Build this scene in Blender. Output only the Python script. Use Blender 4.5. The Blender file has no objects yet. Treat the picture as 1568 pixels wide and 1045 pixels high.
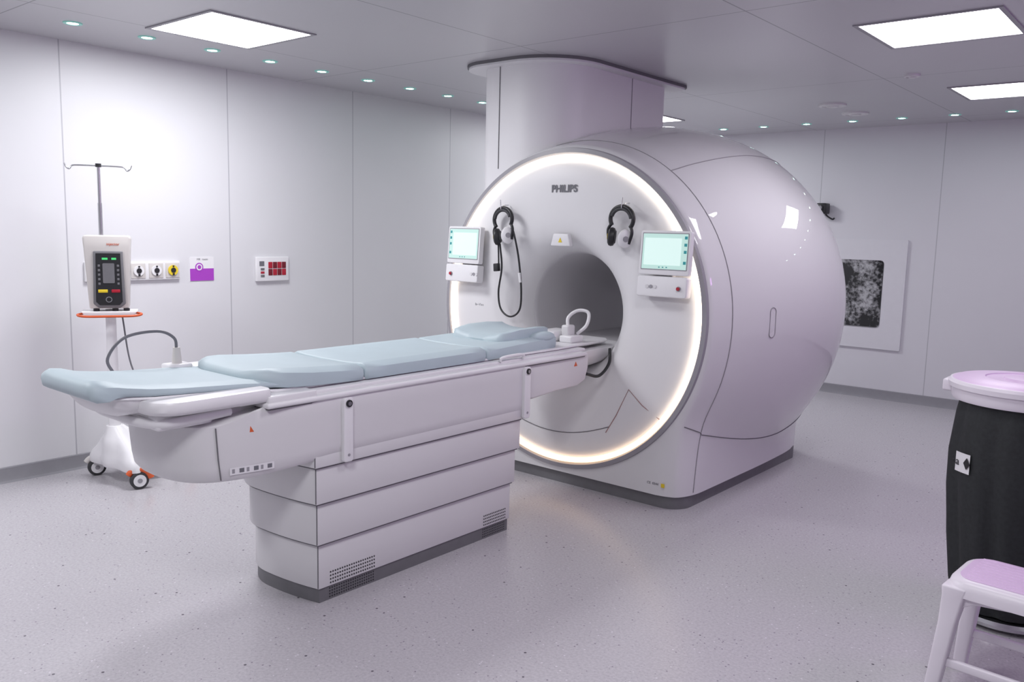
import bpy, bmesh, math, random
import numpy as np
from mathutils import Matrix, Vector
random.seed(4)
D = bpy.data
scene = bpy.context.scene
COL = scene.collection
scene.view_settings.view_transform = 'Standard'

# ------------------------------------------------------------------ materials
def mat(name, color, rough=0.5, metal=0.0, coat=0.0, emit=None, estr=0.0, noise=0.0, nscale=20.0, bump=0.0, crough=0.03, spec=0.5):
    m = D.materials.new(name); m.use_nodes = True
    nt = m.node_tree; b = nt.nodes["Principled BSDF"]
    c = (*color, 1)
    b.inputs["Base Color"].default_value = c
    b.inputs["Roughness"].default_value = rough
    b.inputs["Metallic"].default_value = metal
    b.inputs["Specular IOR Level"].default_value = spec
    b.inputs["Coat Weight"].default_value = coat
    b.inputs["Coat Roughness"].default_value = crough
    if emit:
        b.inputs["Emission Color"].default_value = (*emit, 1)
        b.inputs["Emission Strength"].default_value = estr
    if noise > 0 or bump > 0:
        tc = nt.nodes.new("ShaderNodeTexCoord")
        n = nt.nodes.new("ShaderNodeTexNoise"); n.inputs["Scale"].default_value = nscale
        n.inputs["Detail"].default_value = 4
        nt.links.new(tc.outputs["Object"], n.inputs["Vector"])
        if noise > 0:
            r = nt.nodes.new("ShaderNodeValToRGB")
            r.color_ramp.elements[0].position = 0.3; r.color_ramp.elements[1].position = 0.7
            r.color_ramp.elements[0].color = tuple(x*(1-noise) for x in color)+(1,)
            r.color_ramp.elements[1].color = tuple(min(1, x*(1+noise)) for x in color)+(1,)
            nt.links.new(n.outputs["Fac"], r.inputs[0]); nt.links.new(r.outputs[0], b.inputs["Base Color"])
        if bump > 0:
            bp = nt.nodes.new("ShaderNodeBump"); bp.inputs["Strength"].default_value = bump
            bp.inputs["Distance"].default_value = 0.002
            nt.links.new(n.outputs["Fac"], bp.inputs["Height"]); nt.links.new(bp.outputs[0], b.inputs["Normal"])
    return m

def floor_mat():
    m = mat("vinyl_floor", (0.5, 0.48, 0.52), 0.27)
    nt = m.node_tree; b = nt.nodes["Principled BSDF"]; L = nt.links.new
    tc = nt.nodes.new("ShaderNodeTexCoord")
    base = nt.nodes.new("ShaderNodeTexNoise"); base.inputs["Scale"].default_value = 90; base.inputs["Detail"].default_value = 3
    L(tc.outputs["Object"], base.inputs["Vector"])
    r0 = nt.nodes.new("ShaderNodeValToRGB")
    r0.color_ramp.elements[0].position = 0.35; r0.color_ramp.elements[0].color = (0.44, 0.42, 0.45, 1)
    r0.color_ramp.elements[1].position = 0.65; r0.color_ramp.elements[1].color = (0.51, 0.49, 0.52, 1)
    L(base.outputs["Fac"], r0.inputs[0])
    prev = r0.outputs[0]
    for sc, th, gt, colr in ((42, 0.15, .76, (0.25, 0.23, 0.27, 1)), (36, 0.14, .78, (0.64, 0.62, 0.66, 1)), (75, 0.17, .65, (0.34, 0.32, 0.36, 1)), (19, 0.10, .84, (0.11, 0.10, 0.12, 1))):
        v = nt.nodes.new("ShaderNodeTexVoronoi"); v.inputs["Scale"].default_value = sc
        L(tc.outputs["Object"], v.inputs["Vector"])
        lt = nt.nodes.new("ShaderNodeMath"); lt.operation = 'LESS_THAN'; lt.inputs[1].default_value = th
        L(v.outputs["Distance"], lt.inputs[0])
        sp = nt.nodes.new("ShaderNodeSeparateColor"); L(v.outputs["Color"], sp.inputs[0])
        g = nt.nodes.new("ShaderNodeMath"); g.operation = 'GREATER_THAN'; g.inputs[1].default_value = gt
        L(sp.outputs[0], g.inputs[0])
        mu = nt.nodes.new("ShaderNodeMath"); mu.operation = 'MULTIPLY'
        L(lt.outputs[0], mu.inputs[0]); L(g.outputs[0], mu.inputs[1])
        mx = nt.nodes.new("ShaderNodeMix"); mx.data_type = 'RGBA'
        L(mu.outputs[0], mx.inputs[0]); L(prev, mx.inputs[6]); mx.inputs[7].default_value = colr
        prev = mx.outputs[2]
    L(prev, b.inputs["Base Color"])
    return m

def line_mat(name, color, line_color, rough, axes, width=0.004, coat=0.0, metal=0.0, noise=0.03):
    """panelled surface: axes = list of (axis index, offset, spacing)"""
    m = mat(name, color, rough, metal, coat)
    nt = m.node_tree; b = nt.nodes["Principled BSDF"]; L = nt.links.new
    tc = nt.nodes.new("ShaderNodeTexCoord"); sp = nt.nodes.new("ShaderNodeSeparateXYZ")
    L(tc.outputs["Object"], sp.inputs[0])
    acc = None
    for ax, off, spc in axes:
        a = nt.nodes.new("ShaderNodeMath"); a.operation = 'SUBTRACT'; a.inputs[1].default_value = off
        L(sp.outputs[ax], a.inputs[0])
        p = nt.nodes.new("ShaderNodeMath"); p.operation = 'PINGPONG'; p.inputs[1].default_value = spc/2
        L(a.outputs[0], p.inputs[0])
        lt = nt.nodes.new("ShaderNodeMath"); lt.operation = 'LESS_THAN'; lt.inputs[1].default_value = width/2
        L(p.outputs[0], lt.inputs[0])
        if acc is None: acc = lt.outputs[0]
        else:
            mx = nt.nodes.new("ShaderNodeMath"); mx.operation = 'MAXIMUM'
            L(acc, mx.inputs[0]); L(lt.outputs[0], mx.inputs[1]); acc = mx.outputs[0]
    n = nt.nodes.new("ShaderNodeTexNoise"); n.inputs["Scale"].default_value = 1.3
    L(tc.outputs["Object"], n.inputs["Vector"])
    r = nt.nodes.new("ShaderNodeValToRGB")
    r.color_ramp.elements[0].color = tuple(x*(1-noise) for x in color)+(1,)
    r.color_ramp.elements[1].color = tuple(min(1, x*(1+noise)) for x in color)+(1,)
    L(n.outputs["Fac"], r.inputs[0])
    mx = nt.nodes.new("ShaderNodeMix"); mx.data_type = 'RGBA'
    L(acc, mx.inputs[0]); L(r.outputs[0], mx.inputs[6]); mx.inputs[7].default_value = (*line_color, 1)
    L(mx.outputs[2], b.inputs["Base Color"])
    return m

WHITE = mat("scanner_white_gloss", (0.72, 0.715, 0.73), 0.5, coat=1.0, noise=0.01, nscale=2, crough=.015, spec=.1)
SATIN = mat("column_white_satin", (0.80, 0.79, 0.81), 0.45, noise=0.01, nscale=2)
FACEW = mat("scanner_face_white", (0.79, 0.78, 0.795), 0.42, noise=0.01, nscale=2)
TABW = mat("table_white_plastic", (0.71, 0.70, 0.715), 0.36, noise=0.01, nscale=3)
PLAST = mat("white_plastic", (0.80, 0.79, 0.81), 0.36, noise=0.01, nscale=5)
STOOLW = mat("stool_plastic", (0.82, 0.77, 0.84), 0.35, noise=0.01, nscale=5)
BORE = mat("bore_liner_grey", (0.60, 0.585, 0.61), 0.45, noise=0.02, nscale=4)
SEAM = mat("seam_grey", (0.16, 0.155, 0.17), 0.6)
SEAML = mat("seam_light", (0.28, 0.27, 0.29), 0.6)
DARKG = mat("kick_grey", (0.16, 0.158, 0.17), 0.5, noise=0.05)
MIDG = mat("bezel_grey", (0.32, 0.31, 0.34), 0.4)
BLACK = mat("black_plastic", (0.015, 0.015, 0.018), 0.4)
RUBBER = mat("dark_rubber", (0.04, 0.04, 0.045), 0.6)
FABRIC = mat("black_bag_fabric", (0.018, 0.020, 0.022), 0.75, noise=0.2, nscale=60, bump=0.4)
METAL = mat("steel", (0.6, 0.6, 0.62), 0.25, metal=1.0)
BLUE = mat("mattress_pale_blue", (0.475, 0.57, 0.61), 0.5, noise=0.02, nscale=6, bump=0.05)
ORANGE = mat("orange_red", (0.65, 0.11, 0.03), 0.45)
RED = mat("signal_red", (0.42, 0.01, 0.03), 0.4)
DKRED = mat("deep_red", (0.16, 0.005, 0.015), 0.4)
YELLOW = mat("signal_yellow", (0.8, 0.6, 0.03), 0.4)
PURPLE = mat("sign_purple", (0.38, 0.05, 0.50), 0.5)
GREEN = mat("green_led", (0.05, 0.4, 0.1), 0.4, emit=(0.1, 0.9, 0.3), estr=0.4)
CREAM = mat("injector_cream", (0.62, 0.59, 0.57), 0.4)
SCREEN = mat("display_mint", (0.3, 0.4, 0.38), 0.3, emit=(0.52, 0.78, 0.71), estr=0.62)
ICON = mat("display_icon", (0.02, 0.2, 0.22), 0.4, emit=(0.02, 0.22, 0.24), estr=0.5)
SCREEN2 = mat("display_panel_white", (0.4, 0.5, 0.48), 0.3, emit=(0.72, 0.94, 0.88), estr=0.66)
RINGL = mat("ring_light", (1, 1, 1), 0.4, emit=(1.0, 0.9, 0.72), estr=2.2)
def ring_grad(m):
    nt = m.node_tree; b = nt.nodes["Principled BSDF"]
    tc = nt.nodes.new("ShaderNodeTexCoord"); sp = nt.nodes.new("ShaderNodeSeparateXYZ")
    mr = nt.nodes.new("ShaderNodeMapRange"); mr.inputs[1].default_value = .15; mr.inputs[2].default_value = 1.5
    r = nt.nodes.new("ShaderNodeValToRGB")
    r.color_ramp.elements[0].color = (.85, .58, .34, 1); r.color_ramp.elements[1].color = (1, .90, .74, 1)
    nt.links.new(tc.outputs["Object"], sp.inputs[0]); nt.links.new(sp.outputs[2], mr.inputs[0])
    nt.links.new(mr.outputs[0], r.inputs[0]); nt.links.new(r.outputs[0], b.inputs["Emission Color"])
ring_grad(RINGL)
PANELL = mat("ceiling_panel_emitter", (1, 1, 1), 0.4, emit=(0.97, 0.97, 1.0), estr=32.0)
PANELD = mat("ceiling_panel_emitter_dimmed", (1, 1, 1), 0.4, emit=(0.97, 0.96, 1.0), estr=13.0)
LEDM = mat("downlight_emitter", (1, 1, 1), 0.4, emit=(0.66, 1.0, 0.92), estr=20.0)
TEAL = mat("downlight_trim", (0.20, 0.42, 0.38), 0.3, emit=(.2, .55, .48), estr=.3)
TRIMG = mat("baseboard_grey", (0.27, 0.265, 0.29), 0.45, noise=0.03)
GREYT = mat("logo_grey", (0.16, 0.16, 0.18), 0.4)
PINKLIT = mat("white_plastic_pink_lit", (0.78, 0.60, 0.82), 0.35, noise=0.01)  # white lid and stool seat; pink light on them painted into the base colour

# ------------------------------------------------------------------ geometry helpers
def empty(name, loc=(0, 0, 0), rz=0.0):
    e = D.objects.new(name, None); e.empty_display_size = 0.2
    e.location = loc; e.rotation_euler = (0, 0, rz); COL.objects.link(e); return e

def finish(name, bm, m, parent=None, bevel=0, seg=3, angle=35, recalc=True):
    if recalc: bmesh.ops.recalc_face_normals(bm, faces=bm.faces)
    if bevel > 0:
        es = [e for e in bm.edges if len(e.link_faces) == 2 and e.calc_face_angle(0) > math.radians(30)]
        if es:
            bmesh.ops.bevel(bm, geom=es, offset=bevel, segments=seg, profile=0.5, affect='EDGES', clamp_overlap=True)
    me = D.meshes.new(name); bm.to_mesh(me); bm.free()
    for p in me.polygons: p.use_smooth = True
    try: me.set_sharp_from_angle(angle=math.radians(angle))
    except Exception: pass
    o = D.objects.new(name, me); COL.objects.link(o)
    if m: me.materials.append(m)
    if parent: o.parent = parent
    return o

def box(name, xs, ys, zs, m, parent=None, bevel=0, seg=3):
    bm = bmesh.new()
    vs = [bm.verts.new((x, y, z)) for z in zs for y in ys for x in xs]
    for f in ((0,1,3,2),(4,5,7,6),(0,1,5,4),(2,3,7,6),(0,2,6,4),(1,3,7,5)):
        bm.faces.new([vs[i] for i in f])
    return finish(name, bm, m, parent, bevel, seg)

def loft(name, loops, m, parent=None, cap0=True, cap1=True, bevel=0, seg=3, angle=35, closed=True):
    bm = bmesh.new()
    V = [[bm.verts.new(p) for p in lp] for lp in loops]
    n = len(loops[0])
    for a, b in zip(V[:-1], V[1:]):
        for i in range(n if closed else n-1):
            j = (i+1) % n
            bm.faces.new((a[i], a[j], b[j], b[i]))
    if closed:
        if cap0: bm.faces.new(V[0][::-1])
        if cap1: bm.faces.new(V[-1])
    return finish(name, bm, m, parent, bevel, seg, angle)

def prism(name, outline, z0, z1, m, parent=None, bevel=0, seg=3, s0=1.0, c=None, angle=35):
    if c is None: c = (sum(p[0] for p in outline)/len(outline), sum(p[1] for p in outline)/len(outline))
    lo = [(c[0]+(x-c[0])*s0, c[1]+(y-c[1])*s0, z0) for x, y in outline]
    hi = [(x, y, z1) for x, y in outline]
    return loft(name, [lo, hi], m, parent, bevel=bevel, seg=seg, angle=angle)

def extr_x(name, outline, x0, x1, m, parent=None, bevel=0, seg=3):
    return loft(name, [[(x0, y, z) for y, z in outline], [(x1, y, z) for y, z in outline]], m, parent, bevel=bevel, seg=seg)

def extr_y(name, outline, y0, y1, m, parent=None, bevel=0, seg=3):
    return loft(name, [[(x, y0, z) for x, z in outline], [(x, y1, z) for x, z in outline]], m, parent, bevel=bevel, seg=seg)

def rrect(x0, x1, y0, y1, r, n=6):
    if not isinstance(r, (list, tuple)): r = [r]*4
    pts = []
    for (cx, cy, a0, rr) in ((x1-r[0], y1-r[0], 0, r[0]), (x0+r[1], y1-r[1], 90, r[1]), (x0+r[2], y0+r[2], 180, r[2]), (x1-r[3], y0+r[3], 270, r[3])):
        for i in range(n+1):
            a = math.radians(a0+90*i/n); pts.append((cx+rr*math.cos(a), cy+rr*math.sin(a)))
    return pts

def revolve(name, prof, center, axis, m, parent=None, seg=96, closed_prof=False, angle=35):
    """prof = [(r, t)], t along axis (absolute offset from centre)"""
    bm = bmesh.new(); rings = []
    for r, t in prof:
        ring = []
        for i in range(seg):
            a = 2*math.pi*i/seg; c, s = r*math.cos(a), r*math.sin(a)
            p = {'x': (t, c, s), 'y': (c, t, s), 'z': (c, s, t)}[axis]
            ring.append(bm.verts.new(Vector(p)+Vector(center)))
        rings.append(ring)
    prs = list(zip(rings[:-1], rings[1:]))
    if closed_prof: prs.append((rings[-1], rings[0]))
    for a, b in prs:
        for i in range(seg):
            j = (i+1) % seg; bm.faces.new((a[i], a[j], b[j], b[i]))
    if not closed_prof:
        for rg, (r, t) in ((rings[0], prof[0]), (rings[-1], prof[-1])):
            if r < 1e-3: bmesh.ops.pointmerge(bm, verts=rg, merge_co=rg[0].co)
    return finish(name, bm, m, parent, angle=angle)

def cyl(name, p0, p1, r, m, parent=None, r1=None, seg=24, bevel=0):
    p0, p1 = Vector(p0), Vector(p1); d = (p1-p0).normalized()
    up = Vector((0, 0, 1)) if abs(d.z) < 0.9 else Vector((1, 0, 0))
    u = d.cross(up).normalized(); v = d.cross(u)
    r1 = r if r1 is None else r1
    lp = [[tuple(p+(u*math.cos(2*math.pi*i/seg)+v*math.sin(2*math.pi*i/seg))*rr) for i in range(seg)] for p, rr in ((p0, r), (p1, r1))]
    return loft(name, lp, m, parent, bevel=bevel, seg=2)

def catmull(pts, n=8):
    P = [Vector(p) for p in pts]; P = [P[0]*2-P[1]]+P+[P[-1]*2-P[-2]]; out = []
    for i in range(1, len(P)-2):
        for k in range(n):
            t = k/n; a, b, c, d = P[i-1], P[i], P[i+1], P[i+2]
            out.append(0.5*((2*b)+(c-a)*t+(2*a-5*b+4*c-d)*t*t+(3*b-a-3*c+d)*t**3))
    out.append(P[-2]); return out

def tube(name, pts, r, m, parent=None, smooth=True, res=4, cyclic=False):
    Q = catmull(pts) if smooth else [Vector(p) for p in pts]
    cu = D.curves.new(name, 'CURVE'); cu.dimensions = '3D'; cu.bevel_depth = r; cu.bevel_resolution = res; cu.use_fill_caps = True
    sp = cu.splines.new('POLY'); sp.points.add(len(Q)-1)
    for k, q in enumerate(Q): sp.points[k].co = (*q, 1)
    sp.use_cyclic_u = cyclic
    o = D.objects.new(name, cu); COL.objects.link(o); cu.materials.append(m)
    if parent: o.parent = parent
    return o

def ellipsoid(name, c, r, m, parent=None, seg=24):
    bm = bmesh.new(); bmesh.ops.create_uvsphere(bm, u_segments=seg, v_segments=seg//2, radius=1)
    for v in bm.verts: v.co = Vector((v.co.x*r[0]+c[0], v.co.y*r[1]+c[1], v.co.z*r[2]+c[2]))
    return finish(name, bm, m, parent, angle=60)

def text(name, s, size, loc, rot, m, parent=None, ext=0.0005, bold=0.0):
    cu = D.curves.new(name, 'FONT'); cu.body = s; cu.size = size; cu.extrude = ext; cu.offset = bold
    cu.align_x = 'CENTER'; cu.align_y = 'CENTER'
    o = D.objects.new(name, cu); o.location = loc; o.rotation_euler = rot; COL.objects.link(o); cu.materials.append(m)
    if parent: o.parent = parent
    return o

def dots(name, pts, r, normal, m, parent=None, seg=8):
    bm = bmesh.new()
    for p in pts:
        vs = []
        for i in range(seg):
            a = 2*math.pi*i/seg; c, s = r*math.cos(a), r*math.sin(a)
            q = {'x': (0, c, s), 'y': (c, 0, s), 'z': (c, s, 0)}[normal]
            vs.append(bm.verts.new((p[0]+q[0], p[1]+q[1], p[2]+q[2])))
        bm.faces.new(vs)
    return finish(name, bm, m, parent, recalc=False)

# ------------------------------------------------------------------ room
XL, YB, H = -5.43, 8.58, 2.62
XR, YF = 1.7, -2.2
PW = 1.11
WALLM = line_mat("wall_panel_left", (0.71, 0.705, 0.73), (0.47, 0.465, 0.50), 0.42, [(1, 2.23, PW)], 0.008)
WALLB = line_mat("wall_panel_back", (0.68, 0.67, 0.71), (0.47, 0.465, 0.50), 0.42, [(0, -2.07, PW)], 0.008)
CEILM = line_mat("ceiling_panel", (0.53, 0.52, 0.55), (0.22, 0.215, 0.24), 0.28, [(0, -1.87, 1.39), (1, 1.78, 2.13)], 0.007)
box("floor", (XL-.1, XR+.1), (YF-.1, YB+.1), (-0.1, 0), floor_mat())
box("ceiling", (XL-.1, XR+.1), (YF-.1, YB+.1), (H, H+0.1), CEILM)
box("wall_left", (XL-.1, XL), (YF-.1, YB+.1), (0, H), WALLM)
box("wall_back", (XL, XR), (YB, YB+.1), (0, H), WALLB)
box("wall_right", (XR, XR+.1), (YF-.1, YB+.1), (0, H), WALLM)
box("wall_front", (XL, XR), (YF-.1, YF), (0, H), WALLB)
def cove(t): return [(0, 0), (0.035, 0), (0.018, 0.010), (0.010, 0.03), (0.008, 0.085), (0, 0.09)]
loft("baseboard_left", [[(XL+a, y, b) for a, b in cove(0)] for y in (YF, YB)], TRIMG)
loft("baseboard_back", [[(x, YB-a, b) for a, b in cove(0)] for x in (XL, XR)], TRIMG)
loft("baseboard_right", [[(XR-a, y, b) for a, b in cove(0)] for y in (YF, YB)], TRIMG)

# ceiling light panels
for (x0, y0, em) in ((-4.66, 2.41, PANELL), (-1.53, 4.49, PANELD), (-1.59, 6.63, PANELD), (-1.53, 2.30, PANELD), (-1.53, 0.1, PANELL), (-4.66, 0.1, PANELL), (-4.66, 6.63, PANELL)):
    e = empty("ceiling_light_panel", (x0+.31, y0+.30, H))
    fr = [(-.335, -.325), (.335, -.325), (.335, .325), (-.335, .325)]
    bm = bmesh.new()
    o = [bm.verts.new((x, y, 0)) for x, y in fr]; o2 = [bm.verts.new((x, y, -.006)) for x, y in fr]
    i2 = [bm.verts.new((x*.93, y*.93, -.006)) for x, y in fr]; i1 = [bm.verts.new((x*.93, y*.93, -.001)) for x, y in fr]
    for k in range(4):
        j = (k+1) % 4
        bm.faces.new((o[k], o[j], o2[j], o2[k])); bm.faces.new((o2[k], o2[j], i2[j], i2[k])); bm.faces.new((i2[k], i2[j], i1[j], i1[k]))
    finish("frame", bm, MIDG, e)
    bm = bmesh.new()
    bm.faces.new([bm.verts.new((x*.93, y*.93, -.003)) for x, y in fr][::-1])
    finish("diffuser", bm, em, e, recalc=False)

# recessed downlights
leds = [(-4.92, 2.10+.415*k) for k in range(-7, 15)] + [(-3.59+.426*k, 8.05) for k in range(-2, 11)]
e = empty("recessed_downlights")
bm = bmesh.new(); bm2 = bmesh.new()
for x, y in leds:
    rr = []
    for r, z in ((.050, H-.0005), (.048, H-.005), (.031, H-.005), (.029, H-.001)):
        rr.append([bm.verts.new((x+r*math.cos(a*math.pi/10), y+r*math.sin(a*math.pi/10), z)) for a in range(20)])
    for a, b in zip(rr[:-1], rr[1:]):
        for i in range(20): bm.faces.new((a[i], a[(i+1) % 20], b[(i+1) % 20], b[i]))
    bm2.faces.new([bm2.verts.new((x+.030*math.cos(a*math.pi/10), y+.030*math.sin(a*math.pi/10), H-.003)) for a in range(20)][::-1])
finish("trims", bm, TEAL, e); finish("emitters", bm2, LEDM, e, recalc=False)

def ceil_disc(name, x, y, r):
    e = empty(name, (x, y, H))
    revolve("rim", [(r, 0), (r*.97, -.012), (r*.75, -.016), (r*.7, -.010), (r*.45, -.010), (r*.4, -.02), (0, -.022)], (0, 0, 0), 'z', TABW, e, seg=32)
ceil_disc("smoke_detector", -3.08, 2.65, .06)
ceil_disc("ceiling_vent", -2.55, 7.0, .11)
ceil_disc("ceiling_vent", -2.55, 7.55, .11)
ceil_disc("ceiling_sprinkler", -1.68, 6.0, .05)

# ------------------------------------------------------------------ MRI scanner
CX, CZ = -3.06, 1.08
mri = empty("mri_scanner")
PY = [4.13, 4.145, 4.18, 4.30, 4.50, 4.80, 5.10, 5.40, 5.65, 5.85, 5.98, 6.05]
PR = [.962, .985, 1.0, 1.03, 1.09, 1.155, 1.195, 1.20, 1.175, 1.11, 1.0, .86]
PWd = [.70, .765, .82, .86, .865, .865, .865, .86, .85, .82, .76, .66]
def dense():
    pts = catmull(list(zip(PY, PR, PWd)), 5); return [(p[0], p[1], p[2]) for p in pts]
DN = dense()
def prof_at(y):
    ys = [d[0] for d in DN]
    return float(np.interp(y, ys, [d[1] for d in DN])), float(np.interp(y, ys, [d[2] for d in DN]))
def smax(a, b, k=.07): return .5*(a+b+math.sqrt((a-b)**2+k*k))
def hwid(y, z):
    r, w = prof_at(y)
    if z >= CZ: return math.sqrt(max(0, r*r-(z-CZ)**2))
    c = math.sqrt(max(0, r*r-(CZ-z)**2))
    t = min(1, (CZ-z)/.35)
    return c*(1-t)+smax(c, w)*t
ZB = .075
def outline(y):
    r, w = prof_at(y); pts = []
    n1 = 64
    for i in range(n1+1):
        a = math.pi*i/n1; pts.append((CX+r*math.cos(a), CZ+r*math.sin(a)))
    zs = [CZ+(ZB-CZ)*(i/30)**1.0 for i in range(1, 31)]
    for z in zs: pts.append((CX-hwid(y, z), z))
    wb = hwid(y, ZB)
    for i in range(1, 16): pts.append((CX-wb+2*wb*i/16, ZB))
    for z in zs[::-1]: pts.append((CX+hwid(y, z), z))
    return pts
RO = .94
loops = []
o0 = outline(DN[0][0])
circ = []
for x, z in o0:
    a = math.atan2(z-CZ, x-CX); circ.append((CX+RO*math.cos(a), 4.128, CZ+RO*math.sin(a)))
loops.append(circ)
for d in DN: loops.append([(x, d[0], z) for x, z in outline(d[0])])
ol = outline(DN[-1][0])
loops.append([(CX+(x-CX)*.93, 6.07, CZ+(z-CZ)*.93 if z > .1 else z) for x, z in ol])
loops.append([(CX+.36*math.cos(math.atan2(z-CZ, x-CX)), 6.07, CZ+.36*math.sin(math.atan2(z-CZ, x-CX))) for x, z in ol])
loft("gantry_housing", loops, WHITE, mri, cap0=False, cap1=False, angle=50)
prism("plinth", rrect(CX-.845, CX+.845, 4.150, 5.90, .13, 8), 0, .078, DARKG, mri, angle=50)
revolve("ring_bezel", [(.974, 4.137), (.970, 4.114), (.945, 4.110), (.934, 4.13)], (CX, 0, CZ), 'y', MIDG, mri, seg=160)
revolve("ring_light", [(.935, 4.130), (.931, 4.112), (.920, 4.106), (.908, 4.111), (.904, 4.136)], (CX, 0, CZ), 'y', RINGL, mri, seg=160, angle=80)
fp = [(.905, 4.138), (.895, 4.133), (.86, 4.121), (.78, 4.110), (.68, 4.104), (.60, 4.104), (.54, 4.109), (.48, 4.125), (.43, 4.155), (.39, 4.20), (.365, 4.25), (.356, 4.30)]
revolve("gantry_face", fp, (CX, 0, CZ), 'y', FACEW, mri, seg=160, angle=60)
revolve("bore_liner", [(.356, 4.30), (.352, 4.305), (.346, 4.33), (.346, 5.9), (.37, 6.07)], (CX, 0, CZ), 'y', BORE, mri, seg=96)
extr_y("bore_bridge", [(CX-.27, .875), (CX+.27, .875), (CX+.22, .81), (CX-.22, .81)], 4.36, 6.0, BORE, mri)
def surf(y, z, off=.0015): return (CX+hwid(y, z)+off, y, z)
pts = []
for k in range(0, 31):
    a = math.radians(54-k*(54+38)/30); r, w = prof_at(4.30)
    z = CZ+r*math.sin(a); pts.append((CX+hwid(4.30, z)+.001, 4.30, z))
tube("seam_front", pts, .0028, SEAML, mri, smooth=False, res=1)
pts = [(CX+1.031*math.cos(a), 4.30, CZ+1.031*math.sin(a)) for a in [math.radians(54+100*k/40) for k in range(41)]]
tube("seam_collar", pts, .0022, SEAML, mri, smooth=False, res=1)
pts = []
for k in range(0, 26):
    y = 4.30+k*(1.6/25); r, w = prof_at(y); a = math.radians(54+2*k/25); pts.append((CX+(r+.001)*math.cos(a), y, CZ+(r+.001)*math.sin(a)))
tube("seam_top", pts, .0028, SEAML, mri, smooth=False, res=1)
zlow = lambda y: .40-.14*math.sin(min(1, (y-4.30)/1.0)*math.pi/2)+max(0, y-5.3)**1.5*.25
pts = [surf(4.14+.16*k/6, .50-.06*k/6-.0*k) for k in range(1, 7)]
pts += [surf(4.30+1.6*k/30, zlow(4.30+1.6*k/30)+.03*(1-k/30)) for k in range(0, 31)]
tube("seam_skirt", pts, .003, SEAM, mri, smooth=False, res=1)
pts = [surf(4.30-.02*k/10, .43-.34*k/10) for k in range(0, 11)]
tube("seam_corner", pts, .0025, SEAML, mri, smooth=False, res=1)
def fpt(x, z):
    r = math.hypot(x-CX, z-CZ); y = float(np.interp(r, [p[0] for p in fp[::-1]], [p[1] for p in fp[::-1]])); return (x, y-.001, z)
arc = [fpt(CX-.62+1.0*k/20, .50-.17*math.sin(math.pi*(k/20)*.85)) for k in range(21)]
tube("seam_door_arc", arc, .0028, SEAM, mri, smooth=False, res=1)
tube("seam_door_peak", [fpt(CX+.36, .385), fpt(CX+.43, .50), fpt(CX+.51, .665), fpt(CX+.60, .585), fpt(CX+.71, .51)], .003, mat("seam_pinkgrey", (.35, .22, .22), .5), mri, smooth=False, res=1)
hp = []
for k in range(25):
    a = 2*math.pi*k/24; yy = 4.63+.026*math.cos(a); zz = 1.07+(.06 if math.sin(a) > 0 else -.06)+.026*math.sin(a)
    hp.append((CX+hwid(yy, zz)+.001, yy, zz))
tube("side_pull", hp, .0028, SEAML, mri, smooth=False, res=1)
bm = bmesh.new(); bm.faces.new([bm.verts.new((p[0], p[1], p[2])) for p in hp[:-1]]); finish("side_pull_plate", bm, TABW, mri)
text("logo", "PHILIPS", .060, (CX+.005, 4.103, 1.81), (math.pi/2, 0, 0), GREYT, mri, bold=.0018)
text("model_label", "In~Vivo", .024, (CX-.66, 4.104, 1.07), (math.pi/2, 0, 0), GREYT, mri)
extr_y("sensor_hood", [(CX-.055, 1.545), (CX+.055, 1.545), (CX+.075, 1.47), (CX-.075, 1.47)], 4.085, 4.12, PLAST, mri, bevel=.008)
extr_y("warning_label", [(CX-.014, 1.493), (CX+.014, 1.493), (CX, 1.522)], 4.083, 4.0845, YELLOW, mri)
text("serial_text", "CE  0344", .02, (CX+.68, 4.1285, .14), (math.pi/2, 0, 0), GREYT, mri)
box("hazard_label", (CX+.735, CX+.757), (4.127, 4.1285), (.128, .150), YELLOW, mri)
# touch displays
for nm, cx, side in (("left", -3.815, -1), ("right", -2.325, 1)):
    d = empty("touch_display_"+nm, (cx, 4.06, 1.40)); d.parent = mri
    d.rotation_euler = (math.radians(-4), 0, math.radians(3*side))
    w = .150
    extr_y("casing", rrect(-w, w, -.065, .175, .012), -.018, .02, PLAST, d, bevel=.004)
    extr_y("bezel", rrect(-w+.012, w-.012, -.038, .163, .004), -.0195, -.0185, MIDG, d)
    extr_y("screen", rrect(-w+.017, w-.017, -.033, .158, .003), -.0205, -.0196, SCREEN, d)
    ox = -.012*side
    extr_y("screen_view", rrect(-w+.04+ox, w-.04+ox, -.012, .135, .003), -.0212, -.0206, SCREEN2, d)
    for k in range(4):
        xx = (w-.036) if side > 0 else (-w+.022); zz = .130-k*.038-(.02 if k == 3 else 0)
        box("icon_%d" % k, (xx, xx+.016), (-.0215, -.0207), (zz, zz+.016), ICON, d)
    for k in range(3): box("icon_b%d" % k, (-.03+k*.022, -.022+k*.022), (-.0215, -.0207), (-.026, -.020), ICON, d)
    extr_y("control_pod", rrect(-w-.004, w-.004, -.185, -.072, .014), -.02, .04, PLAST, d, bevel=.006)
    sx = .10*side
    cyl("stop_button_base", (sx, -.02, -.135), (sx, -.026, -.135), .013, MIDG, d)
    cyl("stop_button", (sx, -.026, -.135), (sx, -.033, -.135), .009, RED, d)
    for k in range(3): cyl("key_%d" % k, (-sx*.9+k*.024, -.02, -.13), (-sx*.9+k*.024, -.024, -.13), .010, MIDG if k == 1 else TABW, d)
    box("mount", (-.04, .04), (.02, .07), (-.1, .06), PLAST, d, bevel=.005)
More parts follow.
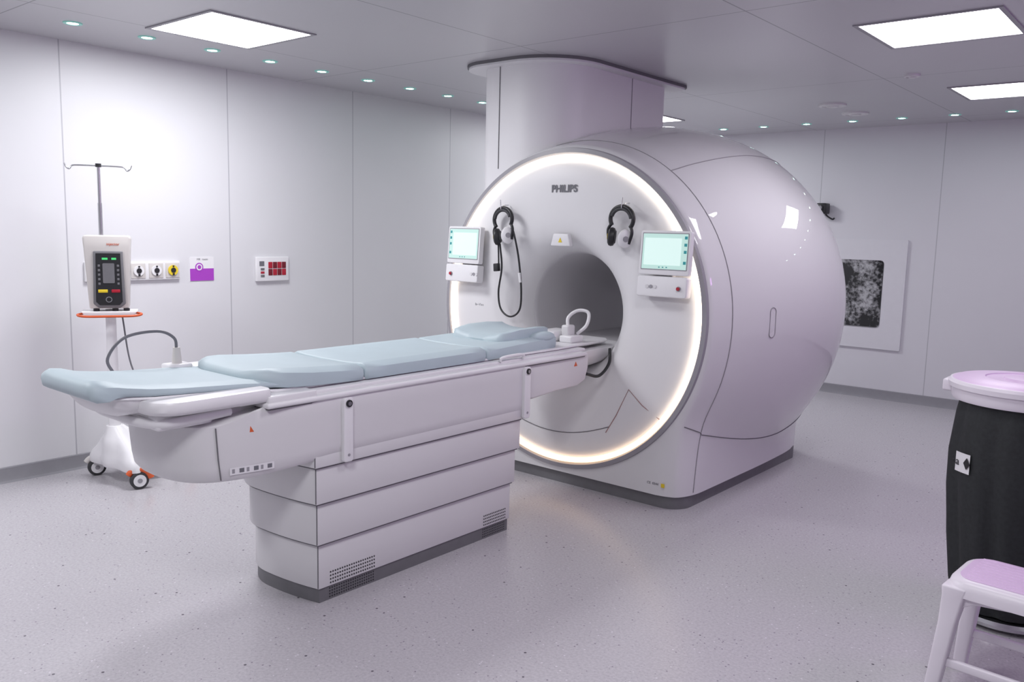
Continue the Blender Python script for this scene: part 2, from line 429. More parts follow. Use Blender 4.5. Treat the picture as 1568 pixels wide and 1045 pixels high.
tube("side_hose", [(-4.05, 4.45, .78), (-4.16, 4.42, 1.0), (-4.20, 4.40, 1.18), (-4.12, 4.38, 1.24), (-4.03, 4.36, 1.19)], .011, TABW, mri)

# ceiling column
col = empty("ceiling_column")
CO = rrect(-3.86, -3.18, 4.19, 5.50, [.10, .10, .16, .34], 10)
prism("shaft", CO, 1.62, H-.012, SATIN, col, angle=50)
prism("shaft_collar", rrect(-4.0, -3.09, 4.10, 5.66, [.1, .1, .25, .40], 10), H-.018, H, SEAM, col)
prism("collar_panel", rrect(-4.0+.01, -3.09-.01, 4.11, 5.65, [.1, .1, .24, .39], 10), H-.030, H-.018, SATIN, col)
tube("shaft_seam", [(-3.655, 4.1885, H-.03), (-3.655, 4.1885, 1.95)], .003, SEAM, col, smooth=False)
tube("shaft_seam_side", [(-3.1785, 5.0, H-.03), (-3.1785, 5.0, 2.2)], .0025, SEAML, col, smooth=False)

# headphones
def headphones(x, z, cable, mirror=1):
    h = empty("headphones", (x, 4.045, z)); h.rotation_euler = (0, math.radians(6*mirror), math.radians(-8))
    pts = [(.084*math.cos(a), 0, .070*math.sin(a)) for a in [math.radians(-35+250*k/24) for k in range(25)]]
    tube("headband", pts, .012, BLACK, h, smooth=False)
    pts = [(.070*math.cos(a), -.006, .056*math.sin(a)) for a in [math.radians(10+160*k/16) for k in range(17)]]
    tube("band_pad", pts, .010, RUBBER, h, smooth=False)
    for s in (-1, 1):
        tube("yoke_%d" % s, [(s*.070, 0, -.03), (s*.088, -.004, -.07), (s*.074, -.004, -.13)], .009, BLACK, h)
        a = math.radians(50) * s
        cx = s*.050; d = Vector((math.sin(a), -math.cos(a)*.9, 0)).normalized()
        c = Vector((cx, -.012, -.105))
        bm = bmesh.new()
        prof = [(0, -.022), (.028, -.022), (.040, -.014), (.043, 0), (.040, .012), (.030, .020), (0, .022)]
        u = Vector((0, 0, 1)); v = d.cross(u).normalized(); rings = []
        for r, t in prof:
            rings.append([bm.verts.new(c+d*t+u*(1.25*max(r, .0005)*math.cos(2*math.pi*i/24))+v*(max(r, .0005)*math.sin(2*math.pi*i/24))) for i in range(24)])
        for A, B in zip(rings[:-1], rings[1:]):
            for i in range(24): bm.faces.new((A[i], A[(i+1) % 24], B[(i+1) % 24], B[i]))
        bm.faces.new(rings[0][::-1]); bm.faces.new(rings[-1])
        finish("ear_cup_%d" % s, bm, BLACK if s < 0 else PLAST, h)
        cp = c+d*.0225
        cyl("cup_badge_%d" % s, cp, cp+d*.002, .016, YELLOW if s < 0 else MIDG, h)
        q = c-d*.024
        cyl("ear_pad_%d" % s, q, c-d*.006, .036, RUBBER, h)
    tube("hook", [(0, .05, .09), (0, .01, .085), (0, -.012, .060), (0, -.014, .09), (0, -.014, .12)], .0035, METAL, h)
    if cable:
        tube("cable_a", [(-.045, -.01, -.14), (-.06, 0, -.24), (-.075, .01, -.29)], .005, BLACK, h)
        tube("cable_b", [(-.03, -.01, -.15), (-.035, 0, -.30), (-.10, .02, -.45), (-.085, .02, -.56), (0, .02, -.61), (.09, .02, -.57), (.115, .02, -.44), (.11, .015, -.25), (.095, .0, -.10), (.075, .0, -.06)], .006, BLACK, h)
        box("cable_plug", (-.105, -.06), (-.012, .012), (-.32, -.27), BLACK, h, bevel=.005)
        cyl("cable_clip", (.112, .015, -.34), (.113, .018, -.40), .009, PLAST, h)
    return h
headphones(-3.48, 1.625, True, -1)
headphones(-2.605, 1.635, False, 1)

# ------------------------------------------------------------------ patient table
tb = empty("patient_table")
TC = -3.02
def colout(g, y1):
    xr, xl = -2.735+g, -3.30-g
    pts = [(xr, y1), (xl, y1), (xl, 2.34-g)]
    for k in range(1, 14):
        t = k/14; a = math.radians(180+90*t)
        pts.append((xl+.24+.24*math.cos(a), 2.26-g+.24*math.sin(a)))
    pts += [(xl+.24+(xr-xl-.24)*k/5, 2.02-g+.04*(k/5)**2) for k in range(0, 6)]
    return pts
prism("kick_plate", colout(-.006, 3.27), 0, .062, DARKG, tb, angle=30)
lv = [(.062, .255, 0), (.259, .435, .016), (.439, .592, .032), (.596, .66, .045)]
for k, (z0, z1, g) in enumerate(lv):
    prism("column_section_%d" % k, colout(g, 3.28+g), z0, z1, TABW, tb, bevel=.003, seg=2, angle=30)
    tube("column_corner_seam_%d" % k, [(-2.735+g-.004, 2.06-g-.001, z0+.004), (-2.735+g-.004, 2.06-g-.001, z1-.004)], .0025, SEAM, tb, smooth=False)
    if k: prism("column_shadow_strip_%d" % k, colout(g-.008, 3.27+g), z0-.007, z0+.002, SEAM, tb)  # dark solid strip draws the shadow line under each upper section
for nm, ya, yb_, xs in (("a", 2.12, 2.37, 0), ("b", 3.08, 3.26, 0)):
    P = []
    for i in range(int((yb_-ya)/.0125)):
        for j in range(4): P.append((-2.734, ya+.0125*i, .076+.0155*j))
    dots("vent_holes_"+nm, P, .0042, 'x', RUBBER, tb)
    P = [(-2.7405, ya+.0125*i, .012+.0125*j) for i in range(int((yb_-ya)/.0125)) for j in range(4)]
    dots("kick_holes_"+nm, P, .004, 'x', BLACK, tb)
def ztop(y):
    t = max(0, min(1, (y-1.60)/.22)); t = t*t*(3-2*t); return .825+.052*t
base_l = [(-.335, 2.10, 0), (-.333, 2.0, 0), (-.325, 1.88, 0), (-.308, 1.76, 0), (-.285, 1.65, 0), (-.25, 1.575, 0), (-.19, 1.525, 0), (-.10, 1.498, 0), (0, 1.49, 0)]
PLC = [(p[0], p[1]) for p in catmull(base_l, 4)]
def carr(z, gx, fy, top=False, dz=0):
    R = [(TC+.335+gx, 3.32), (TC-.335-gx, 3.32)]
    L2 = [(dx*(1+gx*3), y+fy*max(0, min(1, (2.1-y)/.5))) for dx, y in PLC]
    pts = [(TC+dx, y) for dx, y in L2]+[(TC-dx, y) for dx, y in L2[-2::-1]]
    out = []
    for x, y in R+pts:
        zz = min(z, ztop(y)) if top == False else ztop(y)
        # underside hangs slightly lower at the foot end
        zz -= dz*max(0, min(1, (2.10-y)/.35))
        out.append((x, y, zz))
    return out
loft("carriage", [carr(.630, -.030, .045, dz=.022), carr(.633, -.014, .022, dz=.022), carr(.646, -.004, .008, dz=.018), carr(.68, 0, 0, dz=.01), carr(.76, 0, -.008), carr(.815, 0, -.010), carr(.868, 0, -.010), [(TC+(x-TC)*.985, y+.006, z+.004) for x, y, z in carr(.9, 0, -.010, True)]], TABW, tb, angle=40)
tube("carriage_seam", [(TC+.279, 1.612, .82), (TC+.279, 1.62, .70), (TC+.274, 1.632, .62)], .0025, SEAM, tb, smooth=False)
loft("carriage_core", [[(x, y, z) for x, y in rrect(TC-.24, TC+.24, 1.50, 1.95, [.02, .02, .12, .12], 6)] for z in (.80, .90)], TABW, tb, angle=45)
extr_x("bridge", [(3.30, .70), (3.40, .685), (3.60, .70), (3.80, .705), (3.875, .73), (3.90, .80), (3.90, .88), (3.30, .88)], TC-.325, TC+.325, TABW, tb, bevel=.012)
loft("docking_cup", [[(TC+hw*math.cos(math.radians(a)), y, .885+d*math.sin(math.radians(a))) for a in range(180, 361, 12)] for y, hw, d in ((3.88, .30, .16), (4.05, .28, .15), (4.30, .26, .14), (4.45, .25, .12))], PLAST, tb)
tube("docking_hose", [(TC+.31, 3.90, .76), (TC+.33, 4.0, .74), (TC+.33, 4.10, .80), (TC+.30, 4.15, .88)], .009, BLACK, tb)
box("top_frame", (TC-.345, TC+.345), (1.79, 3.86), (.872, .894), PLAST, tb, bevel=.009)
box("top_frame_groove", (TC-.333, TC+.333), (1.80, 3.85), (.866, .874), SEAM, tb)
box("top_frame_inner", (TC-.30, TC+.30), (1.70, 3.90), (.89, .908), PLAST, tb, bevel=.006)
loft("end_shelf", [[(x, y, z) for x, y in rrect(TC-.33-g, TC+.33+g, 1.37-g, 1.82, [.02, .02, .10, .10], 6)] for z, g in ((.893, -.03), (.898, -.010), (.912, 0), (.936, 0), (.945, -.004), (.948, -.014))], PLAST, tb, angle=45)
box("end_shelf_step", (TC+.20, TC+.335), (1.80, 2.02), (.888, .918), PLAST, tb, bevel=.006)
tube("end_handle", [(TC+.26, 1.68, .872), (TC+.27, 1.54, .868), (TC+.25, 1.43, .862), (TC+.15, 1.395, .858), (TC-.0, 1.39, .858), (TC-.15, 1.395, .858), (TC-.25, 1.43, .862), (TC-.27, 1.55, .87)], .018, PLAST, tb)
for s in (-1, 1):
    box("handle_bracket_%d" % s, (TC+s*.22-.035, TC+s*.22+.035), (1.405, 1.62), (.835, .895), PLAST, tb, bevel=.014)
for k, y in enumerate((2.165, 3.325)):
    extr_x("side_clip_%d" % k, rrect(y-.024, y+.024, .600, .868, .012), TC+.330, TC+.352, PLAST, tb, bevel=.004)
    cyl("clip_knob_%d" % k, (TC+.351, y, .845), (TC+.358, y, .845), .015, BLACK, tb)
    cyl("clip_knob_cap_%d" % k, (TC+.358, y, .845), (TC+.360, y, .845), .009, METAL, tb)
    cyl("clip_screw_%d" % k, (TC+.351, y, .63), (TC+.354, y, .63), .006, MIDG, tb)
def PLX(y): return TC+float(np.interp(y, [1.575, 1.65, 1.76, 1.88, 2.0], [.25, .285, .308, .325, .333]))
def side_quad(nm, y0, y1, z0, z1, off, m):
    bm = bmesh.new(); n = 6; A = []
    for z in (z0, z1): A.append([bm.verts.new((PLX(y0+(y1-y0)*k/n)+off, y0+(y1-y0)*k/n, z)) for k in range(n+1)])
    for k in range(n): bm.faces.new((A[0][k], A[0][k+1], A[1][k+1], A[1][k]))
    finish(nm, bm, m, tb)
side_quad("type_plate", 1.66, 1.83, .636, .664, .0015, PLAST)
for k in range(6): side_quad("type_plate_mark_%d" % k, 1.668+k*.027, 1.668+k*.027+(.018 if k % 2 else .010), .642, .658, .0022, GREYT if k % 2 else MIDG)
bm = bmesh.new(); bm.faces.new([bm.verts.new(p) for p in ((PLX(1.72)+.002, 1.72, .790), (PLX(1.752)+.002, 1.752, .790), (PLX(1.736)+.002, 1.736, .818))]); finish("warning_sticker", bm, ORANGE, tb)
extr_x("warning_sticker_rear", [(3.76, .82), (3.79, .82), (3.775, .845)], TC+.325, TC+.3265, ORANGE, tb)
def bsec(y, hw, zt, d, n=12):
    pts = [(TC+hw, y, zt), (TC+hw+.004, y, zt-.008)]
    for k in range(n+1):
        a = math.pi*k/n; pts.append((TC+hw*.98*math.cos(a), y, zt-.012-(d-.012)*math.sin(a)**.7))
    pts += [(TC-hw-.004, y, zt-.008), (TC-hw, y, zt)]
    return pts
loft("tabletop_board", [bsec(1.272, .165, .965, .03), bsec(1.30, .195, .965, .075), bsec(1.345, .207, .962, .090), bsec(1.42, .220, .955, .080), bsec(1.60, .235, .948, .05), bsec(1.90, .255, .925, .03), bsec(3.7, .26, .922, .03), bsec(4.22, .23, .922, .03), bsec(4.28, .18, .922, .026)], PLAST, tb, angle=45)
# mattress
def msec(y, hw, zb, th, lift=0.0, lip=.35):
    pts = []
    n = 14
    for k in range(n+1):
        u = -1+2*k/n
        z = zb+th+lift*abs(u)**3
        if abs(u) > .999: z -= th*lip
        pts.append((TC+hw*u, y, z))
    pts += [(TC+hw*1.012, y, zb+th*.42), (TC+hw*.99, y, zb+.004), (TC+hw*.94, y, zb)]
    for k in range(1, 6): pts.append((TC+hw*(.94-1.88*k/6), y, zb))
    pts += [(TC-hw*.94, y, zb), (TC-hw*.99, y, zb+.004), (TC-hw*1.012, y, zb+th*.42)]
    return pts
loft("foot_pad", [msec(1.205, .185, .985, .02, .004), msec(1.212, .198, .966, .050, .008), msec(1.232, .206, .954, .068, .010), msec(1.272, .209, .953, .064, .010), msec(1.295, .211, .962, .048, .009), msec(1.325, .214, .964, .038, .008), msec(1.40, .222, .956, .036, .006), msec(1.50, .230, .950, .034, .004), msec(1.75, .245, .938, .032, .004), msec(2.00, .262, .924, .028)], BLUE, tb, angle=50)
def seg_pad(name, ya, yb, hwa, hwb, za, zb2, tha, thb, la=.012, lb=.012, round_a=.016, round_b=.016):
    L_ = []
    for t, sh in ((0, .55), (.25, .85), (.6, .97), (1, 1)):
        y = ya+round_a*t
        L_.append(msec(y, hwa-.012*(1-t), za+tha*(1-sh)*.4, tha*sh, la))
    for k in range(1, 6):
        t = k/6; L_.append(msec(ya+(yb-ya)*t, hwa+(hwb-hwa)*t, za+(zb2-za)*t, tha+(thb-tha)*t, la+(lb-la)*t))
    for t, sh in ((1, 1), (.6, .97), (.25, .85), (0, .55)):
        y = yb-round_b*t
        L_.append(msec(y, hwb-.012*(1-t), zb2+thb*(1-sh)*.4, thb*sh, lb))
    loft(name, L_, BLUE, tb, angle=55)
L_ = [msec(1.80, .13, .955, .02, .004), msec(1.808, .17, .945, .040, .008), msec(1.83, .215, .938, .052, .014), msec(1.87, .25, .932, .060, .020), msec(1.93, .268, .926, .064, .020), msec(2.05, .272, .918, .066, .014), msec(2.20, .272, .913, .064, .010), msec(2.303, .272, .911, .062, .010), msec(2.313, .266, .914, .054, .010), msec(2.318, .258, .92, .034, .006)]
loft("mattress_pad_1", L_, BLUE, tb, angle=55)
seg_pad("mattress_pad_2", 2.323, 3.10, .272, .270, .911, .911, .062, .062)
seg_pad("mattress_pad_3", 3.104, 3.72, .270, .235, .911, .915, .062, .070, .010, .018)
loft("head_rest", [msec(3.30, .16, .955, .03, .01), msec(3.33, .18, .955, .050, .03), msec(3.45, .19, .955, .052, .045), msec(3.60, .19, .955, .055, .045), msec(3.70, .18, .955, .055, .035), msec(3.73, .15, .955, .035, .02)], BLUE, tb, angle=55)
ellipsoid("head_wing_1", (TC+.20, 3.62, .985), (.05, .10, .03), BLUE, tb)
ellipsoid("head_wing_2", (TC-.20, 3.52, 1.0), (.05, .16, .03), BLUE, tb)
# coil connector near the bore
box("coil_connector", (TC-.05, TC+.09), (3.88, 4.08), (.921, .980), PLAST, tb, bevel=.012)
box("coil_connector_socket", (TC+.11, TC+.20), (3.90, 4.02), (.921, .962), PLAST, tb, bevel=.01)
box("coil_plug", (TC+.10, TC+.155), (3.93, 4.00), (.955, 1.02), TABW, tb, bevel=.012)
tube("coil_cable_loop", [(TC+.13, 3.96, 1.0), (TC+.115, 3.98, 1.06), (TC+.145, 4.03, 1.10), (TC+.20, 4.06, 1.09), (TC+.205, 4.04, 1.02), (TC+.16, 4.01, .965)], .010, PLAST, tb)
tube("side_grip", [(TC+.30, 3.16, .905), (TC+.305, 3.18, .925), (TC+.31, 3.32, .928), (TC+.305, 3.34, .905)], .008, PLAST, tb)
tube("call_cable", [(-3.32, 1.52, .955), (-3.33, 1.50, 1.02), (-3.31, 1.56, 1.10), (-3.28, 1.68, 1.12), (-3.26, 1.74, 1.09), (-3.26, 1.75, 1.04)], .006, GREYT, tb)
cyl("call_plug", (-3.26, 1.75, 1.05), (-3.26, 1.75, .985), .014, CREAM, tb, r1=.02)
box("call_plug_base", (-3.30, -3.22), (1.70, 1.80), (.948, .985), PLAST, tb, bevel=.01)
box("side_tray", (-3.34, -3.22), (1.80, 1.98), (.90, .97), PLAST, tb, bevel=.012)

# ------------------------------------------------------------------ contrast injector stand
inj = empty("contrast_injector_stand", (-5.02, 2.29, 0), math.radians(62))
LEGS = [("left", -.13, .14, CREAM), ("front", .12, -.235, ORANGE), ("right", .36, .02, ORANGE), ("rear", .14, .26, CREAM)]
def shell_r(a, f, r0):
    r = r0
    for _, x, y, _m in LEGS:
        la = math.atan2(y, x-.05); d = (a-la+math.pi) % (2*math.pi)-math.pi
        r += f*(math.hypot(x-.05, y)+.03-r0)*math.exp(-(d/.36)**2)
    return r
rings = []
for z, f, r0 in ((.095, .93, .12), (.10, .97, .125), (.135, .95, .13), (.165, .82, .125), (.20, .55, .12), (.235, .30, .11), (.27, .14, .09), (.305, .05, .065), (.34, .0, .048)):
    rings.append([(.05*(1-max(0, (z-.2))/.14)+shell_r(a, f, r0)*math.cos(a), shell_r(a, f, r0)*math.sin(a), z) for a in [2*math.pi*k/96 for k in range(96)]])
loft("base_shell", rings, PLAST, inj, angle=50)
for nm, x, y, wc in LEGS:
    c = Vector((x, y, 0))
    cyl("caster_stem_"+nm, c+Vector((0, 0, .12)), c+Vector((0, 0, .06)), .018, MIDG, inj)
    ax = Vector((.25, -1, 0)).normalized()*.020
    w = Vector((c.x+.012, c.y, .052))
    cyl("caster_wheel_"+nm, w-ax, w+ax, .052, RUBBER, inj, seg=32, bevel=.008)
    cyl("caster_hub_"+nm, w-ax*1.06, w+ax*1.06, .036, PLAST, inj)
    cyl("caster_cap_"+nm, w-ax*1.12, w+ax*1.12, .014, MIDG, inj)
    P = [tuple(w+Vector((.066*math.cos(a), 0, .066*math.sin(a)))) for a in [math.radians(10+140*k/10) for k in range(11)]]
    tube("caster_guard_"+nm, P, .018, wc, inj, smooth=False)
cyl("lower_pole", (0, 0, .22), (0, 0, 1.04), .034, PLAST, inj, r1=.028)
extr_y("tray", [(-.15, 1.035), (.15, 1.035), (.13, 1.01), (-.13, 1.01)], -.09, .06, PLAST, inj, bevel=.005)
tube("red_handle", [(-.12, .0, 1.02), (-.17, -.06, 1.015), (-.13, -.12, 1.01), (0, -.135, 1.01), (.13, -.12, 1.01), (.17, -.06, 1.015), (.12, 0, 1.02)], .007, ORANGE, inj)
extr_y("console_body", [(-.105, 1.05), (.105, 1.05), (.12, 1.40), (.125, 1.46), (.115, 1.475), (-.12, 1.475), (-.13, 1.46), (-.125, 1.40)], -.075, .075, CREAM, inj, bevel=.014)
extr_y("console_front", [(-.075, 1.385), (.08, 1.385), (.088, 1.08), (.06, 1.055), (-.055, 1.055), (-.083, 1.08)], -.088, -.07, DARKG, inj, bevel=.006)
extr_y("console_bezel", [(-.062, 1.372), (.067, 1.372), (.072, 1.092), (.055, 1.072), (-.049, 1.072), (-.068, 1.092)], -.090, -.087, BLACK, inj)
extr_y("console_window", rrect(-.028, .034, 1.20, 1.315, .006), -.092, -.0895, DARKG, inj)
for k in range(5):
    for s in (-1, 1): box("console_key_%d_%d" % (k, s), (.003+s*.050-.006, .003+s*.050+.006), (-.092, -.0895), (1.19+k*.026, 1.203+k*.026), DARKG, inj, bevel=.001)
box("status_bar", (-.03, .0), (-.092, -.0895), (1.335, 1.347), GREEN, inj)
box("status_bar_2", (.02, .045), (-.092, -.0895), (1.335, 1.347), GREEN, inj)
box("key_yellow", (-.055, -.005), (-.093, -.0895), (1.145, 1.163), YELLOW, inj, bevel=.002)
box("key_red", (.015, .06), (-.093, -.0895), (1.145, 1.163), RED, inj, bevel=.002)
cyl("knob", (.0, -.09, 1.105), (.0, -.094, 1.105), .017, METAL, inj); cyl("knob_inner", (0, -.094, 1.105), (0, -.095, 1.105), .013, BLACK, inj)
text("console_label", "injector", .022, (.03, -.0765, 1.425), (math.pi/2, 0, 0), ORANGE, inj)
for k, dx in enumerate((-.07, .03, .09)): cyl("syringe_tip_%d" % k, (dx, -.06, 1.05), (dx, -.06, 1.015), .017, BLACK, inj)
cyl("upper_pole", (-.035, 0, 1.47), (-.035, 0, 1.87), .009, METAL, inj)
cyl("upper_pole_sleeve", (-.035, 0, 1.47), (-.035, 0, 1.66), .012, METAL, inj)
cyl("pole_cap", (-.035, 0, 1.865), (-.035, 0, 1.885), .016, BLACK, inj)
for s in (-1, 1):
    tube("hook_%d" % s, [(-.035, 0, 1.872), (-.035+s*.09, 0, 1.872), (-.035+s*.135, 0, 1.868), (-.035+s*.15, 0, 1.850), (-.035+s*.165, 0, 1.858), (-.035+s*.175, 0, 1.882)], .0045, METAL, inj)
tube("power_cord", [(.06, .03, 1.0), (.10, .02, .7), (.20, .0, .45), (.22, -.03, .22)], .005, GREYT, inj)

# ------------------------------------------------------------------ left wall fittings
def wbox(nm, y0, y1, z0, z1, d0, d1, m, p, bevel=0): return box(nm, (XL+d0, XL+d1), (y0, y1), (z0, z1), m, p, bevel)
st = empty("wall_socket_strip")
wbox("backplate", 2.32, 2.945, 1.178, 1.30, 0, .022, PLAST, st, .004)
for k, y in enumerate((2.42, 2.54, 2.655, 2.775, 2.89)):
    wbox("module_%d" % k, y-.048, y+.048, 1.19, 1.288, .022, .027, CREAM, st, .002)
    cyl("gas_outlet_%d" % k, (XL+.026, y, 1.24), (XL+.036, y, 1.24), .034, PLAST if k != 4 else YELLOW, st)
    cyl("gas_core_%d" % k, (XL+.036, y, 1.24), (XL+.040, y, 1.24), .017, BLACK, st)
    box("gas_notch_%d" % k, (XL+.03, XL+.041), (y-.005, y+.005), (1.262, 1.272), BLACK, st)
    box("gas_notch2_%d" % k, (XL+.03, XL+.041), (y-.006, y+.006), (1.205, 1.22), BLACK, st)
sg = empty("wall_sign")
wbox("sign_plate", 3.026, 3.206, 1.160, 1.324, 0, .004, PLAST, sg)
wbox("sign_purple", 3.027, 3.205, 1.161, 1.245, .004, .005, PURPLE, sg)
cyl("sign_symbol", (XL+.0045, 3.095, 1.255), (XL+.0062, 3.095, 1.255), .030, PURPLE, sg)
cyl("sign_symbol_in", (XL+.0062, 3.095, 1.255), (XL+.0068, 3.095, 1.255), .022, PLAST, sg)
cyl("sign_symbol_dot", (XL+.0068, 3.095, 1.255), (XL+.0072, 3.095, 1.255), .014, PURPLE, sg)
text("sign_text", "MR  room", .02, (XL+.0045, 3.12, 1.308), (math.pi/2, 0, math.pi/2), GREYT, sg)
cp = empty("wall_control_panel")
wbox("panel_body", 3.535, 3.815, 1.142, 1.322, 0, .025, PLAST, cp, .006)
wbox("panel_label", 3.56, 3.60, 1.255, 1.29, .025, .027, GREYT, cp)
for i in range(4):
    for j in range(2):
        y = 3.635+i*.039; z = 1.185+j*.052
        wbox("indicator_%d%d" % (i, j), y, y+.035, z, z+.047, .025, .029, RED if (i+j) % 2 else DKRED, cp, .002)
for j in range(3): wbox("switch_%d" % j, 3.57, 3.60, 1.175+j*.025, 1.19+j*.025, .025, .029, RED if j == 1 else DARKG, cp)

# ------------------------------------------------------------------ back wall window and camera
win = empty("window_1")
y = YB
def frame(nm, x0, x1, z0, z1, w, d0, d1, m):
    bm = bmesh.new(); A = rrect(x0, x1, z0, z1, .01, 3); Bq = rrect(x0+w, x1-w, z0+w, z1-w, .035, 3)
    v = [[bm.verts.new((px, yy, pz)) for px, pz in P] for P, yy in ((A, y-d0), (A, y-d1), (Bq, y-d1), (Bq, y-d0))]
    n = len(A)
    for a, b in zip(v[:-1], v[1:]):
        for i in range(n): bm.faces.new((a[i], a[(i+1) % n], b[(i+1) % n], b[i]))
    return finish(nm, bm, m, win)
frame("outer_frame", -3.86, -2.31, .49, 1.55, .20, 0, .022, mat("window_frame_paint", (.70, .69, .73), .42, noise=.01))
gm = mat("glass_painted_reflections", (.02, .02, .02), .12)  # dark glass; speckled reflections painted into its base colour with noise
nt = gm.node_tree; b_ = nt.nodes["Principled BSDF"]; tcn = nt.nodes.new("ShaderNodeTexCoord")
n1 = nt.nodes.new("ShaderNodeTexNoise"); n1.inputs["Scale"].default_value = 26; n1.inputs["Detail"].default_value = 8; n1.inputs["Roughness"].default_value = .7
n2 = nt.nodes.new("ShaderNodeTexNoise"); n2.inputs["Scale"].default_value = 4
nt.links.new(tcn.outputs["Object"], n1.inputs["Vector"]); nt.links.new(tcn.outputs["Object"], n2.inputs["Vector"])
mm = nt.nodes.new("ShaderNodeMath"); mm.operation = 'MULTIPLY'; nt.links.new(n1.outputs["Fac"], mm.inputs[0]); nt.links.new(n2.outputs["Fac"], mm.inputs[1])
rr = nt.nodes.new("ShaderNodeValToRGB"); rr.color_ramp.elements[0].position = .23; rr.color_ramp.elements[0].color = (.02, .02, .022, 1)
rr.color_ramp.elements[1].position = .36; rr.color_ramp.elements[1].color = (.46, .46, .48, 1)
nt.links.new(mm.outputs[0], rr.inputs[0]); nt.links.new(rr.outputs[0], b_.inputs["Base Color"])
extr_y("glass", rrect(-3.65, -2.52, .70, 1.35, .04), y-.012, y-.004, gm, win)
cam_e = empty("wall_camera", (-3.11, YB, 1.84))
box("camera_plate", (-.03, .03), (-.012, 0), (-.04, .04), BLACK, cam_e, bevel=.004)
box("camera_body", (-.055, .045), (-.15, -.03), (-.05, .055), BLACK, cam_e, bevel=.012)
box("camera_neck", (-.015, .015), (-.035, -.01), (-.015, .015), BLACK, cam_e)
cyl("camera_lens", (-.01, -.15, .01), (-.01, -.165, .01), .028, RUBBER, cam_e); cyl("camera_glass", (-.01, -.165, .01), (-.01, -.168, .01), .02, MIDG, cam_e)
tube("camera_arm", [(0, -.06, -.03), (.03, -.05, -.07), (.075, -.03, -.10), (.08, 0, -.09)], .008, BLACK, cam_e)

# ------------------------------------------------------------------ laundry hamper
hm = empty("laundry_hamper", (-.565, 3.93, 0))
def bagring(z, r, ph=0, amp=.006):
    return [((r+amp*math.sin(9*a+ph)+amp*.6*math.sin(17*a+2*ph))*math.cos(a), (r+amp*math.sin(9*a+ph)+amp*.6*math.sin(17*a+2*ph))*math.sin(a), z) for a in [2*math.pi*k/96 for k in range(96)]]
loft("bag", [bagring(.045, .17), bagring(.06, .20, .3), bagring(.15, .215, .8, .009), bagring(.35, .235, 1.2, .010), bagring(.55, .252, 1.5, .008), bagring(.70, .256, 1.7, .006), bagring(.86, .240, 1.9, .005), bagring(.945, .228, 2, .002)], FABRIC, hm, angle=60)
revolve("lid_rim", [(.23, .915), (.262, .915), (.268, .925), (.268, .962), (.282, .966), (.284, .985), (.275, .996), (.245, 1.000), (.22, .996)], (0, 0, 0), 'z', STOOLW, hm, seg=64)
revolve("lid", [(.268, .997), (.25, 1.004), (.15, 1.010), (.145, 1.006), (.085, 1.004), (.08, 1.012), (.06, 1.014), (0, 1.014)], (0, 0, 0), 'z', PINKLIT, hm, seg=64)
box("hinge", (-.30, -.26), (-.05, .05), (.93, .98), STOOLW, hm, bevel=.008)
revolve("base_ring", [(.16, .02), (.215, .02), (.22, .035), (.215, .05), (.16, .05)], (0, 0, 0), 'z', METAL, hm, seg=48)
for k in range(4):
    a = math.pi/4+k*math.pi/2; c, s = .19*math.cos(a), .19*math.sin(a)
    cyl("caster_%d" % k, (c-.012, s, .02), (c+.012, s, .02), .02, RUBBER, hm)
a0 = math.atan2(-.93, -.36)
bm = bmesh.new(); rws = []
for z in (.63, .71):
    rws.append([bm.verts.new((.266*math.cos(a), .266*math.sin(a), z)) for a in [a0-.46+.30*k/8 for k in range(9)]])
for i in range(8): bm.faces.new((rws[0][i], rws[0][i+1], rws[1][i+1], rws[1][i]))
finish("bag_label", bm, PLAST, hm)
al = a0-.31
text("bag_label_text", "ba \u2666", .045, (.2675*math.cos(al), .2675*math.sin(al), .67), (math.pi/2, 0, al+math.pi/2), BLACK, hm)

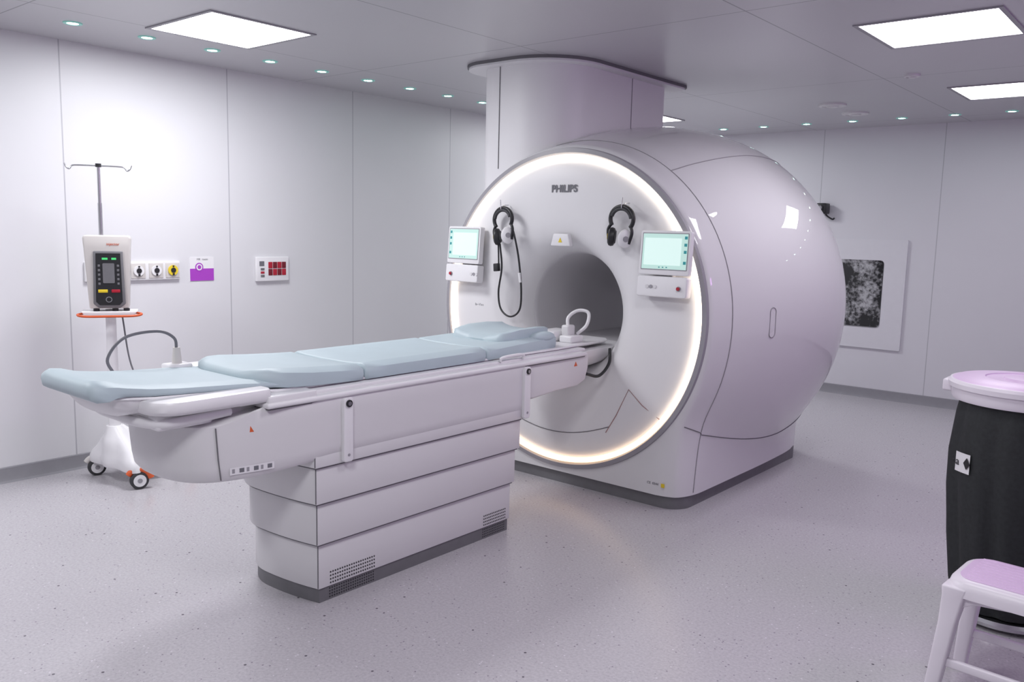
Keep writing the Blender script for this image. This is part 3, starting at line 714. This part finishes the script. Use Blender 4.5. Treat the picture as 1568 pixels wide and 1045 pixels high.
# ------------------------------------------------------------------ plastic stool
sl = empty("plastic_stool", (-.36, 3.13, 0), math.radians(-4))
loft("seat", [[(x, y, z) for x, y in rrect(-.235-g, .235+g, -.15-g, .15+g, .075, 8)] for z, g in ((.395, .006), (.42, .006), (.44, 0), (.449, -.010), (.452, -.022))], STOOLW, sl, angle=60)
loft("seat_inset", [[(x, y, z) for x, y in rrect(-.212-g, .212+g, -.127-g, .127+g, .06, 8)] for z, g in ((.445, .0), (.454, 0), (.4545, -.004))], PINKLIT, sl, angle=60)
for k in range(9): box("seat_rib_%d" % k, (-.19, .19), (-.108+k*.027-.003, -.108+k*.027+.003), (.453, .4565), PINKLIT, sl, bevel=.001)
for sx in (-1, 1):
    for sy in (-1, 1):
        L_ = []
        for t, w in ((0, .040), (.08, .034), (.3, .027), (1, .021)):
            cx = sx*(.205+.045*t); cy = sy*(.118+.05*t); z = .425*(1-t)
            L_.append([(cx+w*a, cy+w*b, z) for a, b in ((-1, -1), (1, -1), (1, 1), (-1, 1))])
        loft("leg_%d_%d" % (sx, sy), L_[::-1], STOOLW, sl, bevel=.008)
        cyl("foot_%d_%d" % (sx, sy), (sx*.25, sy*.168, 0), (sx*.25, sy*.168, .012), .021, TABW, sl)
for sy in (-1, 1):
    P = [(-.20, .415), (.20, .415), (.20, .34), (.15, .375), (.0, .39), (-.15, .375), (-.20, .34)]
    extr_y("apron_%d" % sy, P, sy*.128-.008, sy*.128+.008, STOOLW, sl, bevel=.003)
for sx in (-1, 1):
    P = [(-.12, .415), (.12, .415), (.12, .345), (.07, .38), (.0, .39), (-.07, .38), (-.12, .345)]
    extr_x("side_apron_%d" % sx, P, sx*.212-.008, sx*.212+.008, STOOLW, sl, bevel=.003)
for sy in (-1, 1): box("rung_%d" % sy, (-.232, .232), (sy*.148-.010, sy*.148+.010), (.145, .175), STOOLW, sl, bevel=.006)

# ------------------------------------------------------------------ extra lamp (lilac ambience lighting)
def area(name, loc, target, sx, sy, power, color):
    l = D.lights.new(name, 'AREA'); l.shape = 'RECTANGLE'; l.size = sx; l.size_y = sy; l.energy = power; l.color = color
    o = D.objects.new(name, l); COL.objects.link(o); o.location = loc
    o.rotation_euler = (Vector(target)-Vector(loc)).to_track_quat('-Z', 'Y').to_euler(); return o
area("ambience_lamp", (1.45, 4.6, 2.35), (-1.5, 4.2, 0.2), 1.6, .3, 13, (0.80, 0.32, 1.0))

# ------------------------------------------------------------------ camera
R = np.array([[.7649, -.1015, .6361], [.6440, .0849, -.7603], [.0232, .9912, .1303]])
U, S, Vt = np.linalg.svd(R); R = U @ Vt
M = Matrix([[*R[0], 0], [*R[1], 0], [*R[2], 0], [0, 0, 0, 1]])
M.translation = Vector((0, 0, 1.56))
cd = D.cameras.new("camera"); cam = D.objects.new("camera", cd); COL.objects.link(cam)
cd.sensor_width = 36; cd.lens = 36*1294/1568; cd.clip_start = .05
cam.matrix_world = M
scene.camera = cam
w = D.worlds.new("world"); scene.world = w; w.use_nodes = True
w.node_tree.nodes["Background"].inputs[0].default_value = (.5, .5, .55, 1); w.node_tree.nodes["Background"].inputs[1].default_value = .2
